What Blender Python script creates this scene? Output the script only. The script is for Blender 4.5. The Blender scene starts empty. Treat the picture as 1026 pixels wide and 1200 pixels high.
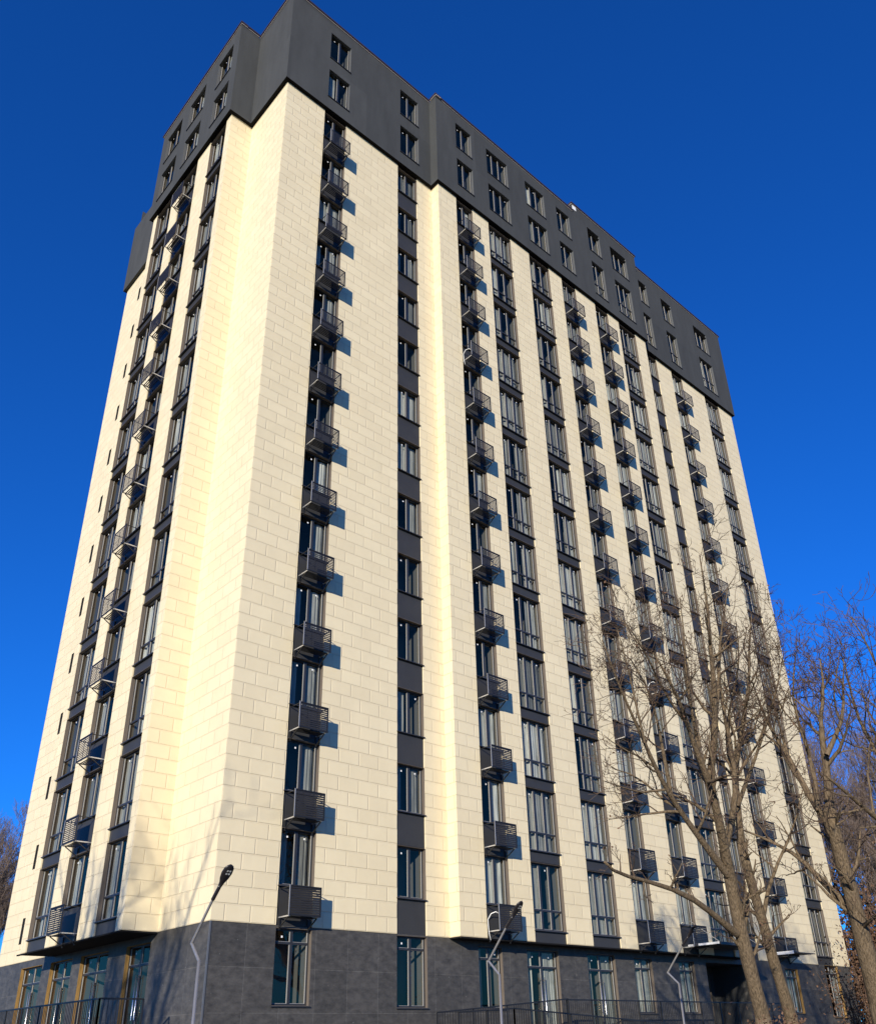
import bpy, bmesh, math, random
from mathutils import Vector, Matrix

# ------------------------------------------------------------------ camera, sky, sun, exposure
S = bpy.context.scene
COL = S.collection
ZG = -5.2                                   # ground level; z = 0 is the foot of the pale cladding
CAM = Vector((-13.358, -24.8016, -3.4419))
YAW, PITCH, ROLL = math.radians(43.0227), math.radians(27.2936), math.radians(-1.5922)
FPX, PPX, PPY = 1036.117, 523.433, 691.488  # in pixels of the 1026 x 1200 photograph
fwd = Vector((math.sin(YAW)*math.cos(PITCH), math.cos(YAW)*math.cos(PITCH), math.sin(PITCH)))
rgt = Vector((math.cos(YAW), -math.sin(YAW), 0)); upv = rgt.cross(fwd)
cr = rgt*math.cos(ROLL) + upv*math.sin(ROLL); cu = -rgt*math.sin(ROLL) + upv*math.cos(ROLL)
cd = bpy.data.cameras.new('camera'); cam = bpy.data.objects.new('camera', cd); COL.objects.link(cam)
cam.matrix_world = Matrix(((cr.x, cu.x, -fwd.x, CAM.x), (cr.y, cu.y, -fwd.y, CAM.y), (cr.z, cu.z, -fwd.z, CAM.z), (0, 0, 0, 1)))
cd.sensor_fit = 'VERTICAL'; cd.sensor_height = 36.0; cd.lens = FPX/1200*36.0
cd.shift_x = (513-PPX)/1200; cd.shift_y = (PPY-600)/1200
cd.clip_start = 0.1; cd.clip_end = 6000
S.camera = cam

SUN_TRAVEL = Vector((1.48, 1.0, -0.50)).normalized()
EL = math.asin(-SUN_TRAVEL.z); AZ = math.atan2(-SUN_TRAVEL.x, -SUN_TRAVEL.y)
W = bpy.data.worlds.new('World'); S.world = W; W.use_nodes = True
wn = W.node_tree.nodes; wl = W.node_tree.links
bg = wn['Background']; bg.inputs['Strength'].default_value = 0.073
sky = wn.new('ShaderNodeTexSky'); sky.sky_type = 'NISHITA'; sky.sun_disc = False
sky.sun_elevation = EL; sky.sun_rotation = AZ
sky.altitude = 300; sky.air_density = 1.0; sky.dust_density = 0.2; sky.ozone_density = 5.0
tint = wn.new('ShaderNodeVectorMath'); tint.operation = 'MULTIPLY'; tint.inputs[1].default_value = (.15, .91, 1.98)
wl.new(sky.outputs[0], tint.inputs[0]); wl.new(tint.outputs[0], bg.inputs['Color'])
sd = bpy.data.lights.new('sun', 'SUN'); sd.energy = 4.7; sd.angle = math.radians(0.53); sd.color = (1.0, 0.91, 0.76)
sun = bpy.data.objects.new('sun', sd); COL.objects.link(sun)
sun.rotation_euler = SUN_TRAVEL.to_track_quat('-Z', 'Y').to_euler(); sun.location = (-60, -40, 40)
S.view_settings.view_transform = 'Standard'; S.view_settings.look = 'None'
S.view_settings.exposure = 0.48; S.view_settings.gamma = 1.0
S.render.engine = 'CYCLES'
S.cycles.max_bounces = 6; S.cycles.transparent_max_bounces = 12
S.cycles.use_denoising = True

def at(px, py, d):
    """3-D point seen at photo pixel (px, py) at optical depth d (metres)."""
    return CAM + d*(fwd + (px-PPX)/FPX*cr - (py-PPY)/FPX*cu)

# ------------------------------------------------------------------ helpers
class MB:
    """collects polygons and links them as ONE mesh object"""
    def __init__(s): s.v = []; s.f = []; s.m = []; s.uv = []
    def face(s, pts, mat=0, uv=None):
        i = len(s.v); s.v += [tuple(p) for p in pts]; s.f.append(tuple(range(i, i+len(pts)))); s.m.append(mat)
        s.uv.append(uv if uv else [(0, 0)]*len(pts))
    def wallquad(s, p0, p1, z0, z1, mat=0, u0=0.0):
        """vertical quad from p0 to p1 (x,y), uv in metres along the wall"""
        L = math.hypot(p1[0]-p0[0], p1[1]-p0[1])
        s.face([(p0[0], p0[1], z0), (p1[0], p1[1], z0), (p1[0], p1[1], z1), (p0[0], p0[1], z1)], mat,
               [(u0, z0), (u0+L, z0), (u0+L, z1), (u0, z1)])
    def box(s, x0, x1, y0, y1, z0, z1, mat=0):
        P = [(x0,y0,z0),(x1,y0,z0),(x1,y1,z0),(x0,y1,z0),(x0,y0,z1),(x1,y0,z1),(x1,y1,z1),(x0,y1,z1)]
        for q in ((0,1,5,4),(1,2,6,5),(2,3,7,6),(3,0,4,7),(4,5,6,7),(3,2,1,0)):
            pts = [P[k] for k in q]
            n = (Vector(pts[1])-Vector(pts[0])).cross(Vector(pts[2])-Vector(pts[1]))
            if abs(n.z) >= max(abs(n.x), abs(n.y)): uv = [(p[0], p[1]) for p in pts]
            elif abs(n.y) >= abs(n.x): uv = [(p[0], p[2]) for p in pts]
            else: uv = [(-p[1], p[2]) for p in pts]
            s.face(pts, mat, uv)
    def bar(s, a, b, w, mat=0, sides=4, w2=None):
        a = Vector(a); b = Vector(b); d = (b-a).normalized()
        h = Vector((0, 0, 1)) if abs(d.z) < 0.9 else Vector((1, 0, 0))
        x = d.cross(h).normalized(); y = d.cross(x); w2 = w if w2 is None else w2
        off = math.pi/4 if sides == 4 else 0
        ra = [a+(x*math.cos(off+2*math.pi*k/sides)+y*math.sin(off+2*math.pi*k/sides))*w*(0.7071 if sides == 4 else .5) for k in range(sides)]
        rb = [b+(x*math.cos(off+2*math.pi*k/sides)+y*math.sin(off+2*math.pi*k/sides))*w2*(0.7071 if sides == 4 else .5) for k in range(sides)]
        for k in range(sides):
            s.face([ra[k], ra[(k+1) % sides], rb[(k+1) % sides], rb[k]], mat)
        s.face(ra[::-1], mat); s.face(rb, mat)
    def tube(s, pts, rad, sides=6, mat=0):
        n = len(pts); rings = []
        prev = None
        for i, p in enumerate(pts):
            d = (pts[min(i+1, n-1)]-pts[max(i-1, 0)])
            if d.length < 1e-6: d = Vector((0, 0, 1))
            d.normalize()
            if prev is None:
                h = Vector((0, 0, 1)) if abs(d.z) < .9 else Vector((1, 0, 0))
                x = d.cross(h).normalized()
            else:
                x = (prev - d*prev.dot(d))
                x = x.normalized() if x.length > 1e-6 else d.orthogonal().normalized()
            prev = x; y = d.cross(x); base = len(s.v)
            for k in range(sides):
                a = 2*math.pi*k/sides
                s.v.append(tuple(p+(x*math.cos(a)+y*math.sin(a))*rad[i]))
            rings.append(base)
        for i in range(n-1):
            for k in range(sides):
                s.f.append((rings[i]+k, rings[i]+(k+1) % sides, rings[i+1]+(k+1) % sides, rings[i+1]+k)); s.m.append(mat); s.uv.append([(0, 0)]*4)
        s.f.append(tuple(rings[-1]+k for k in range(sides))); s.m.append(mat); s.uv.append([(0, 0)]*sides)
    def mesh(s, name, mats, smooth=False):
        me = bpy.data.meshes.new(name); me.from_pydata(s.v, [], s.f)
        for m in mats: me.materials.append(m)
        me.polygons.foreach_set('material_index', s.m)
        uvl = me.uv_layers.new(name='UVMap'); flat = []
        for u in s.uv:
            for c in u: flat += [c[0], c[1]]
        uvl.data.foreach_set('uv', flat)
        if smooth: me.polygons.foreach_set('use_smooth', [True]*len(s.f))
        me.update(); return me
    def build(s, name, mats, parent=None, loc=(0, 0, 0), smooth=False):
        if not isinstance(mats, (list, tuple)): mats = [mats]
        o = bpy.data.objects.new(name, s.mesh(name, mats, smooth)); COL.objects.link(o)
        o.location = loc; o.parent = parent; return o

def inst(name, me, parent, loc=(0, 0, 0), rz=0.0):
    o = bpy.data.objects.new(name, me); COL.objects.link(o); o.parent = parent; o.location = loc; o.rotation_euler = (0, 0, rz); return o
def tag(o, label=None, cat=None, group=None, kind=None):
    if label: o['label'] = label
    if cat: o['category'] = cat
    if group: o['group'] = group
    if kind: o['kind'] = kind
    return o
def empty(name, loc, label, cat, group=None):
    o = bpy.data.objects.new(name, None); COL.objects.link(o); o.location = loc; o.empty_display_size = .3
    return tag(o, label, cat, group)

def mat(name, col, rough=0.6, metal=0.0, spec=0.5, noise=None, bump=None, coat=0):
    m = bpy.data.materials.new(name); m.use_nodes = True; n = m.node_tree.nodes; l = m.node_tree.links
    b = n['Principled BSDF']; b.inputs['Base Color'].default_value = (*col, 1); b.inputs['Roughness'].default_value = rough
    b.inputs['Metallic'].default_value = metal; b.inputs['Specular IOR Level'].default_value = spec
    if noise:
        amt, scale = noise[:2]; stretch = noise[2] if len(noise) > 2 else (1, 1, 1)
        tc = n.new('ShaderNodeTexCoord'); mp = n.new('ShaderNodeMapping'); mp.inputs['Scale'].default_value = stretch
        nt = n.new('ShaderNodeTexNoise'); nt.inputs['Scale'].default_value = scale; nt.inputs['Detail'].default_value = 6; nt.inputs['Roughness'].default_value = .65
        l.new(tc.outputs['Object'], mp.inputs[0]); l.new(mp.outputs[0], nt.inputs['Vector'])
        rp = n.new('ShaderNodeValToRGB'); rp.color_ramp.elements[0].position = .3; rp.color_ramp.elements[1].position = .7
        rp.color_ramp.elements[0].color = (*[c*(1-amt) for c in col], 1); rp.color_ramp.elements[1].color = (*[min(1, c*(1+amt)) for c in col], 1)
        l.new(nt.outputs[0], rp.inputs[0]); l.new(rp.outputs[0], b.inputs['Base Color'])
        if bump:
            bp = n.new('ShaderNodeBump'); bp.inputs['Strength'].default_value = bump[0]; bp.inputs['Distance'].default_value = bump[1]
            l.new(nt.outputs[0], bp.inputs['Height']); l.new(bp.outputs[0], b.inputs['Normal'])
    return m

def tile_mat(name, c1, c2, mortar, bw, rh, msize, offset, rough, spec, bump, cloud=0.0, cloudscale=1.0, spots=0.0, stretch=(1, 1, 1)):
    m = bpy.data.materials.new(name); m.use_nodes = True; n = m.node_tree.nodes; l = m.node_tree.links
    b = n['Principled BSDF']; b.inputs['Roughness'].default_value = rough; b.inputs['Specular IOR Level'].default_value = spec
    tc = n.new('ShaderNodeTexCoord'); br = n.new('ShaderNodeTexBrick')
    br.offset = offset; br.offset_frequency = 2; br.squash = 1.0
    br.inputs['Scale'].default_value = 1.0; br.inputs['Brick Width'].default_value = bw; br.inputs['Row Height'].default_value = rh
    br.inputs['Mortar Size'].default_value = msize; br.inputs['Mortar Smooth'].default_value = .5; br.inputs['Bias'].default_value = 0
    br.inputs['Color1'].default_value = (*c1, 1); br.inputs['Color2'].default_value = (*c2, 1); br.inputs['Mortar'].default_value = (*mortar, 1)
    l.new(tc.outputs['UV'], br.inputs['Vector'])
    col = br.outputs['Color']
    if cloud:
        nt = n.new('ShaderNodeTexNoise'); nt.inputs['Scale'].default_value = cloudscale; nt.inputs['Detail'].default_value = 9; nt.inputs['Roughness'].default_value = .72
        mp = n.new('ShaderNodeMapping'); mp.inputs['Scale'].default_value = stretch; l.new(tc.outputs['Object'], mp.inputs[0]); l.new(mp.outputs[0], nt.inputs['Vector'])
        rp = n.new('ShaderNodeMapRange'); rp.inputs[1].default_value = .3; rp.inputs[2].default_value = .7; rp.inputs[3].default_value = 1-cloud; rp.inputs[4].default_value = 1+cloud
        l.new(nt.outputs[0], rp.inputs[0])
        mx = n.new('ShaderNodeVectorMath'); mx.operation = 'SCALE'; l.new(col, mx.inputs[0]); l.new(rp.outputs[0], mx.inputs['Scale']); col = mx.outputs[0]
    if spots:
        n2 = n.new('ShaderNodeTexNoise'); n2.inputs['Scale'].default_value = 9; n2.inputs['Detail'].default_value = 3
        l.new(tc.outputs['Object'], n2.inputs['Vector'])
        r2 = n.new('ShaderNodeMapRange'); r2.inputs[1].default_value = .72; r2.inputs[2].default_value = .78; r2.inputs[3].default_value = 0; r2.inputs[4].default_value = spots
        l.new(n2.outputs[0], r2.inputs[0])
        m2 = n.new('ShaderNodeMix'); m2.data_type = 'RGBA'; l.new(r2.outputs[0], m2.inputs[0]); l.new(col, m2.inputs[6]); m2.inputs[7].default_value = (.45, .45, .43, 1); col = m2.outputs[2]
    l.new(col, b.inputs['Base Color'])
    bp = n.new('ShaderNodeBump'); bp.inputs['Strength'].default_value = bump; bp.inputs['Distance'].default_value = .02; bp.invert = True
    l.new(br.outputs['Fac'], bp.inputs['Height']); l.new(bp.outputs[0], b.inputs['Normal'])
    return m

M = {}
M['cream'] = tile_mat('cream_cladding', (.70, .605, .40), (.66, .565, .37), (.635, .54, .355), .88, .5, .024, .5, .55, .35, .75, cloud=.05, cloudscale=.8)
M['stone'] = tile_mat('dark_stone_tiles', (.052, .049, .044), (.064, .060, .054), (.10, .096, .088), 1.25, 1.22, .008, .0, .5, .4, .4, cloud=.5, cloudscale=3.6, spots=.4, stretch=(.7, .7, 1.3))
M['stucco'] = tile_mat('dark_grey_stucco', (.052, .0545, .0545), (.043, .0455, .046), (.047, .048, .048), 4.7, 3.55, .0, .37, .85, .25, .0, cloud=.16, cloudscale=.9, stretch=(1.6, 1.6, .35))
M['anthracite'] = mat('anthracite_sheet', (.032, .033, .034), .45, .0, .5, noise=(.12, 2.0))
M['soffit'] = mat('soffit_shade', (.010, .010, .011), .9, 0, .1)  # near-black colour stands in for the shade under the overhangs
M['spandrel'] = mat('anthracite_spandrel', (.034, .034, .034), .5, .0, .35, noise=(.10, 1.2))
M['frame'] = mat('window_frame', (.024, .025, .028), .4, 0, .5)
M['reveal'] = mat('grey_brown_reveal', (.12, .10, .082), .5, .0, .4, noise=(.2, 3, (4, 4, .4)))
M['bead'] = mat('sunlit_sash_edge', (.27, .27, .265), .4, 0, .5)
M['wood'] = mat('raw_timber_reveal', (.24, .145, .048), .8, 0, .2, noise=(.35, 4, (3, 3, .5)))
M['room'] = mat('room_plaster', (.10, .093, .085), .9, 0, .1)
M['curtain'] = mat('grey_lining', (.33, .31, .275), .8, 0, .2, noise=(.6, 3, (5, 5, .25)))
def vary(m, lo, hi):
    n = m.node_tree.nodes; l = m.node_tree.links; b = n['Principled BSDF']; src = b.inputs['Base Color'].links[0].from_socket
    oi = n.new('ShaderNodeObjectInfo'); mr = n.new('ShaderNodeMapRange'); mr.inputs[3].default_value = lo; mr.inputs[4].default_value = hi
    v = n.new('ShaderNodeVectorMath'); v.operation = 'SCALE'; l.new(oi.outputs['Random'], mr.inputs[0]); l.new(src, v.inputs[0]); l.new(mr.outputs[0], v.inputs['Scale']); l.new(v.outputs[0], b.inputs['Base Color'])
vary(M['curtain'], .4, 1.5)
M['sticker'] = mat('white_sticker', (.8, .8, .8), .6)
M['black_metal'] = mat('black_louver_metal', (.012, .012, .012), .5, .0, .5)
M['louver'] = mat('louver_blade', (.019, .018, .018), .5, .0, .5)
M['galv'] = mat('galvanised_bracket', (.55, .54, .52), .35, .6, .5)
M['cap'] = mat('parapet_flashing', (.045, .032, .04), .45, .2, .5)
M['cap_pale'] = mat('pale_flashing_edge', (.42, .37, .34), .6)
M['white_paint'] = mat('white_paint', (.75, .75, .73), .5)
M['handle'] = mat('brushed_steel', (.7, .7, .7), .3, .9)
M['pole'] = mat('galvanised_pole', (.34, .33, .32), .35, .6, .5, noise=(.15, 6, (3, 3, .6)))
M['lamp_dark'] = mat('dark_lamp_housing', (.02, .018, .02), .35, .2)
M['rail'] = mat('black_railing', (.015, .015, .015), .45)
M['hose'] = mat('white_hose', (.75, .75, .72), .5)
M['led'] = mat('led_chip', (.6, .6, .55), .3)
def glass_mat():
    m = bpy.data.materials.new('window_glass'); m.use_nodes = True; n = m.node_tree.nodes; l = m.node_tree.links
    n.remove(n['Principled BSDF']); out = n['Material Output']
    tr = n.new('ShaderNodeBsdfTransparent'); tr.inputs[0].default_value = (.80, .85, .86, 1)
    gl = n.new('ShaderNodeBsdfGlossy'); gl.inputs['Roughness'].default_value = .015
    gl.inputs['Color'].default_value = (1, .82, .54, 1)
    # Schlick reflectance, the same from both sides of the pane
    ge = n.new('ShaderNodeNewGeometry'); dt = n.new('ShaderNodeVectorMath'); dt.operation = 'DOT_PRODUCT'
    l.new(ge.outputs['Incoming'], dt.inputs[0]); l.new(ge.outputs['Normal'], dt.inputs[1])
    def mth(op, a, b):
        k = n.new('ShaderNodeMath'); k.operation = op
        for i, v in enumerate((a, b)):
            if v is None: continue
            if isinstance(v, (int, float)): k.inputs[i].default_value = v
            else: l.new(v, k.inputs[i])
        return k.outputs[0]
    fac = mth('ADD', mth('MULTIPLY', mth('POWER', mth('SUBTRACT', 1.0, mth('ABSOLUTE', dt.outputs['Value'], None)), 5.0), .9), .06)
    tc = n.new('ShaderNodeTexCoord'); oi = n.new('ShaderNodeObjectInfo')
    ad = n.new('ShaderNodeVectorMath'); ad.operation = 'ADD'; sc = n.new('ShaderNodeVectorMath'); sc.operation = 'SCALE'; sc.inputs['Scale'].default_value = 30
    cx = n.new('ShaderNodeCombineXYZ'); l.new(oi.outputs['Random'], cx.inputs[0]); l.new(oi.outputs['Random'], cx.inputs[1]); l.new(cx.outputs[0], sc.inputs[0])
    l.new(tc.outputs['Object'], ad.inputs[0]); l.new(sc.outputs[0], ad.inputs[1])
    nt = n.new('ShaderNodeTexNoise'); nt.inputs['Scale'].default_value = 1.3; nt.inputs['Detail'].default_value = 1; l.new(ad.outputs[0], nt.inputs['Vector'])
    bp = n.new('ShaderNodeBump'); bp.inputs['Strength'].default_value = .25; bp.inputs['Distance'].default_value = .02
    l.new(nt.outputs[0], bp.inputs['Height']); l.new(bp.outputs[0], gl.inputs['Normal'])
    mx = n.new('ShaderNodeMixShader'); l.new(fac, mx.inputs[0]); l.new(tr.outputs[0], mx.inputs[1]); l.new(gl.outputs[0], mx.inputs[2])
    l.new(mx.outputs[0], out.inputs[0]); return m
M['glass'] = glass_mat()
M['bark'] = mat('tree_bark', (.135, .10, .063), .95, 0, .1, noise=(.7, 26, (1, 1, .14)), bump=(1.0, .04))
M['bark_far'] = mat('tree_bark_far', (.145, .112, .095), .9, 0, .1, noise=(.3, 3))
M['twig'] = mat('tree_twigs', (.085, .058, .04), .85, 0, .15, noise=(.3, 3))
M['dryleaf'] = mat('dry_leaf', (.115, .066, .04), .8, 0, .2, noise=(.45, 5))

# ------------------------------------------------------------------ ground
def ground():
    g = MB(); g.face([(-3000, -3000, ZG), (3000, -3000, ZG), (3000, 3000, ZG), (-3000, 3000, ZG)])
    tag(g.build('ground', mat('winter_grass', (.10, .088, .05), .95, 0, .1, noise=(.4, .5))), kind='structure')
    p = MB(); p.box(-8, 60, -7.2, -1.75, ZG, ZG+.12); p.box(-8, -2.6, -1.75, 25, ZG, ZG+.12)
    tag(p.build('pavement', tile_mat('paving', (.17, .165, .16), (.19, .185, .18), (.10, .10, .095), .2, .1, .006, .5, .85, .2, .4, cloud=.2, cloudscale=1.0)), kind='structure')
    r = MB(); r.box(-40, 80, -17, -7.35, ZG, ZG+.004)
    tag(r.build('road', mat('asphalt', (.055, .055, .056), .9, 0, .2, noise=(.25, 4))), kind='structure')
ground()

# ------------------------------------------------------------------ the tower
LA, T, SB = 9.4517, 0.5655, 1.1961
DA, DB, DF, LC, XC = 3.3317, 11.9935, 18.08, 40.2, 28.45
ZT = 39.164; OV = 0.2
tower = empty('apartment_tower', (0, 0, ZG), 'sixteen storey apartment tower in cream panels with dark grey top storeys', 'apartment building')
UP = (0, 0, -ZG)
def part(name, mb, mats, parent=None, smooth=False):
    return mb.build(name, mats, parent or tower, UP if parent is None else (0, 0, 0), smooth)

# columns: (kind, x0, x1, plane y)      front
FRONT = [('ac', 2.23, 3.57, 0), ('nar', 7.03, 8.37, 0),
         ('ac', 10.80, 12.08, -T), ('tall', 13.35, 15.20, -T), ('tall', 16.80, 18.60, -T), ('ac', 19.78, 21.12, -T),
         ('ac', 23.05, 24.36, -T), ('tall', 25.52, 27.34, -T),
         ('nar', 29.45, 30.48, 0), ('ac', 32.28, 33.60, 0), ('tall', 36.52, 38.36, 0)]
LEFT = [('tall', 3.80, 5.42), ('ac', 6.80, 8.66), ('tall', 9.62, 11.50)]

def cream_walls():
    """cream piers between the window columns; one mesh per wall"""
    D = .34
    def pier_x(mb, x0, x1, y, lret=True, rret=True):
        mb.wallquad((x0, y), (x1, y), 0, ZT+.1, 0, x0)
        if lret: mb.wallquad((x0, y+D), (x0, y), 0, ZT+.1, 0, x0-D)
        if rret: mb.wallquad((x1, y), (x1, y+D), 0, ZT+.1, 0, x1)
        mb.face([(x0, y, 0), (x0, y+D, 0), (x1, y+D, 0), (x1, y, 0)], 0)
    w = MB()
    xs = [0] + [v for c in FRONT[:2] for v in c[1:3]] + [LA]
    for i in range(0, len(xs), 2): pier_x(w, xs[i], xs[i+1], 0, i > 0, i+2 < len(xs))
    part('wall', w, M['cream'])
    w = MB()
    xs = [LA] + [v for c in FRONT[2:8] for v in c[1:3]] + [XC]
    for i in range(0, len(xs), 2): pier_x(w, xs[i], xs[i+1], -T, i > 0, i+2 < len(xs))
    w.wallquad((LA, 0), (LA, -T), 0, ZT+.1, 0, .44); w.wallquad((XC, -T), (XC, 0), 0, ZT+.1, 0)
    part('wall', w, M['cream'])
    w = MB()
    xs = [XC] + [v for c in FRONT[8:] for v in c[1:3]] + [LC]
    for i in range(0, len(xs), 2): pier_x(w, xs[i], xs[i+1], 0, i > 0, i+2 < len(xs))
    w.wallquad((LC, 0), (LC, DF), 0, ZT+.1, 0); w.wallquad((LC, DF), (0, DF), 0, ZT-.0, 0)
    part('wall', w, M['cream'])
    # left facade
    w = MB(); w.wallquad((0, DA), (0, 0), 0, ZT+.1, 0, -DA)
    part('wall', w, M['cream'])
    w = MB(); w.wallquad((-SB, DA), (0, DA), 0, ZT+.1, 0, .0)
    ys = [DA] + [v for c in LEFT for v in c[1:3]] + [DB]
    for i in range(0, len(ys), 2):
        a, b = ys[i], ys[i+1]
        w.wallquad((-SB, b), (-SB, a), 0, ZT+.1, 0, -b)
        if i > 0: w.wallquad((-SB, a), (-SB+D, a), 0, ZT+.1, 0, -a)
        if i+2 < len(ys): w.wallquad((-SB+D, b), (-SB, b), 0, ZT+.1, 0, -b-D)
        w.face([(-SB, a, 0), (-SB, b, 0), (-SB+D, b, 0), (-SB+D, a, 0)], 0)
    w.wallquad((0, DB), (-SB, DB), 0, ZT+.1, 0)
    part('wall', w, M['cream'])
    # far part with a narrow slot per storey
    w = MB(); SY0, SY1 = 15.72, 16.02; ztop = ZT+.1
    w.wallquad((0, DF), (0, SY1), 0, ztop, 0, -DF); w.wallquad((0, SY0), (0, DB), 0, ztop, 0, -SY0)
    z = 0
    slots = [(3*k+.72, 3*k+1.75) for k in range(13)]
    for a, b in slots: w.wallquad((0, SY1), (0, SY0), z, a, 0, -SY1); z = b
    w.wallquad((0, SY1), (0, SY0), z, ztop, 0, -SY1)
    part('wall', w, M['cream'])
    for a, b in slots:
        s = MB(); s.wallquad((.22, SY1), (.22, SY0), a, b, 0); s.wallquad((0, SY1), (.22, SY1), a, b, 0); s.wallquad((.22, SY0), (0, SY0), a, b, 0)
        s.face([(0, SY0, b), (0, SY1, b), (.22, SY1, b), (.22, SY0, b)], 0); s.face([(0, SY1, a), (0, SY0, a), (.22, SY0, a), (.22, SY1, a)], 0)
        part('vent_slot', s, M['frame'])
    # soffits under the projecting bays, their shade put in as near-black, with drip edge
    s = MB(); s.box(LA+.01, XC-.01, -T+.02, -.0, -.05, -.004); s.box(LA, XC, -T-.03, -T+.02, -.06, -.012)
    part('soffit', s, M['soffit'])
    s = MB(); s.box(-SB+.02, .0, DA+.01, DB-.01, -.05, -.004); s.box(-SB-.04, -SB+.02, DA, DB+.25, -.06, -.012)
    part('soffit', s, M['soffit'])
cream_walls()

# ---- windows -------------------------------------------------------------
REC = .22
def frame_mesh(w, h, nl, transom, rev='reveal', rec=REC, lintel=True):
    """local: x 0..w, z 0..h, wall face at y = 0, outside is -y"""
    m = MB(); fw = .07; fd = .07; y0 = rec-fd; y1 = rec
    m.box(0, fw, y0, y1, 0, h, 0); m.box(w-fw, w, y0, y1, 0, h, 0)
    m.box(fw, w-fw, y0, y1, 0, fw, 0); m.box(fw, w-fw, y0, y1, h-fw, h, 0)
    xs = [fw+(w-2*fw)*k/nl for k in range(nl+1)]
    for x in xs[1:-1]: m.box(x-.045, x+.045, y0-.004, y1, fw, h-fw, 0)
    if transom:
        for k in range(nl):
            a = xs[k]+(.045 if k else 0); b = xs[k+1]-(.045 if k+1 < nl else 0)
            m.box(a, b, y0-.002, y1, transom-.035, transom+.035, 0)
    # pale sash edges; the colour also stands for sun on the mullion sides
    for k in range(nl):
        a = xs[k]+(.045 if k else 0)+.001; b = xs[k+1]-(.045 if k+1 < nl else 0)-.001
        for (z0, z1) in (((fw, transom-.035), (transom+.035, h-fw)) if transom else ((fw, h-fw),)):
            m.box(b-.016, b, y0+.008, y0+.04, z0+.001, z1-.001, 2); m.box(a, a+.016, y0+.008, y0+.04, z0+.001, z1-.001, 2)
            m.box(a+.016, b-.016, y0+.012, y0+.04, z0+.001, z0+.012, 2)
    # reveal lining
    e = .012; f = .004
    m.box(-.0, e, f, y0-.003, 0.004, h-.004, 1); m.box(w-e, w, f, y0-.003, 0.004, h-.004, 1)
    m.box(e, w-e, f, y0-.003, h-.016, h-.004, 1); m.box(e, w-e, f, y0-.003, .004, .016, 1)
    return m.mesh('window', [M['frame'], M[rev], M['bead']])
def pane_mesh(w, h, nl, transom, var, rec=REC, door=None):
    m = MB(); fw = .07; y = rec-.036
    xs = [fw+(w-2*fw)*k/nl for k in range(nl+1)]
    m.face([(fw, y, fw), (w-fw, y, fw), (w-fw, y, h-fw), (fw, y, h-fw)], 0)
    # the room behind
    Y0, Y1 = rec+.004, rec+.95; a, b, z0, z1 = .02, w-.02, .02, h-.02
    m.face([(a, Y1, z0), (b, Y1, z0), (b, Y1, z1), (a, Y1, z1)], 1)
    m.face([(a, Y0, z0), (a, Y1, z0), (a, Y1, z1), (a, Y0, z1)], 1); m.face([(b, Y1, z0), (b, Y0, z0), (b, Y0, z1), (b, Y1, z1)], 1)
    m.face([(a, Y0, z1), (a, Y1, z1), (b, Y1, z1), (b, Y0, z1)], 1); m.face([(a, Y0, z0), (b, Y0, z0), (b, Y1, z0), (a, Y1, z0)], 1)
    # pale lining / curtain folds hanging behind the glass
    spans = {0: [], 1: [(.08, .42)], 2: [(.55, .95)], 3: [(.08, .34), (.62, .95)], 4: [(.08, .95)]}[var]
    rnd = random.Random(var*7+int(w*100))
    for s0, s1 in spans:
        x = s0*w; p = None
        while x < s1*w:
            q = (x, rec+.03+rnd.uniform(0, .10))
            if p: m.face([(p[0], p[1], .09), (q[0], q[1], .09), (q[0], q[1], h-.08), (p[0], p[1], h-.08)], 2)
            p = q; x += rnd.uniform(.05, .13)
    for k in range(nl):
        if (var+k) % 2 == 0 or var == 3:
            c = xs[k]+(xs[k+1]-xs[k])*(.45+.1*((var+k) % 3)); zc = h-.24
            m.face([(c-.03, y-.004, zc-.03), (c+.03, y-.004, zc-.03), (c+.03, y-.004, zc+.03), (c-.03, y-.004, zc+.03)], 3)
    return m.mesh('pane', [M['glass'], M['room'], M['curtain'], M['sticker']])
def sill_mesh(w, over=.05):
    m = MB(); m.box(-.02, w+.02, -over, .15, -.035, -.002); return m.mesh('sill', [M['frame']])
_c = {}
def cached(key, fn):
    if key not in _c: _c[key] = fn()
    return _c[key]
def place_window(name, x, y, z, w, h, nl, transom, rz, var, rev='reveal', rec=REC, sill=True):
    k = (round(w, 2), round(h, 2), nl, transom, rev, rec)
    f = inst(name, cached(('f',)+k, lambda: frame_mesh(w, h, nl, transom, rev, rec)), tower, (x, y, z-ZG), rz)
    inst('pane', cached(('p', var)+k, lambda: pane_mesh(w, h, nl, transom, var, rec)), f)
    if sill: inst('sill', cached(('s', round(w, 2)), lambda: sill_mesh(w)), f)
    return f

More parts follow.
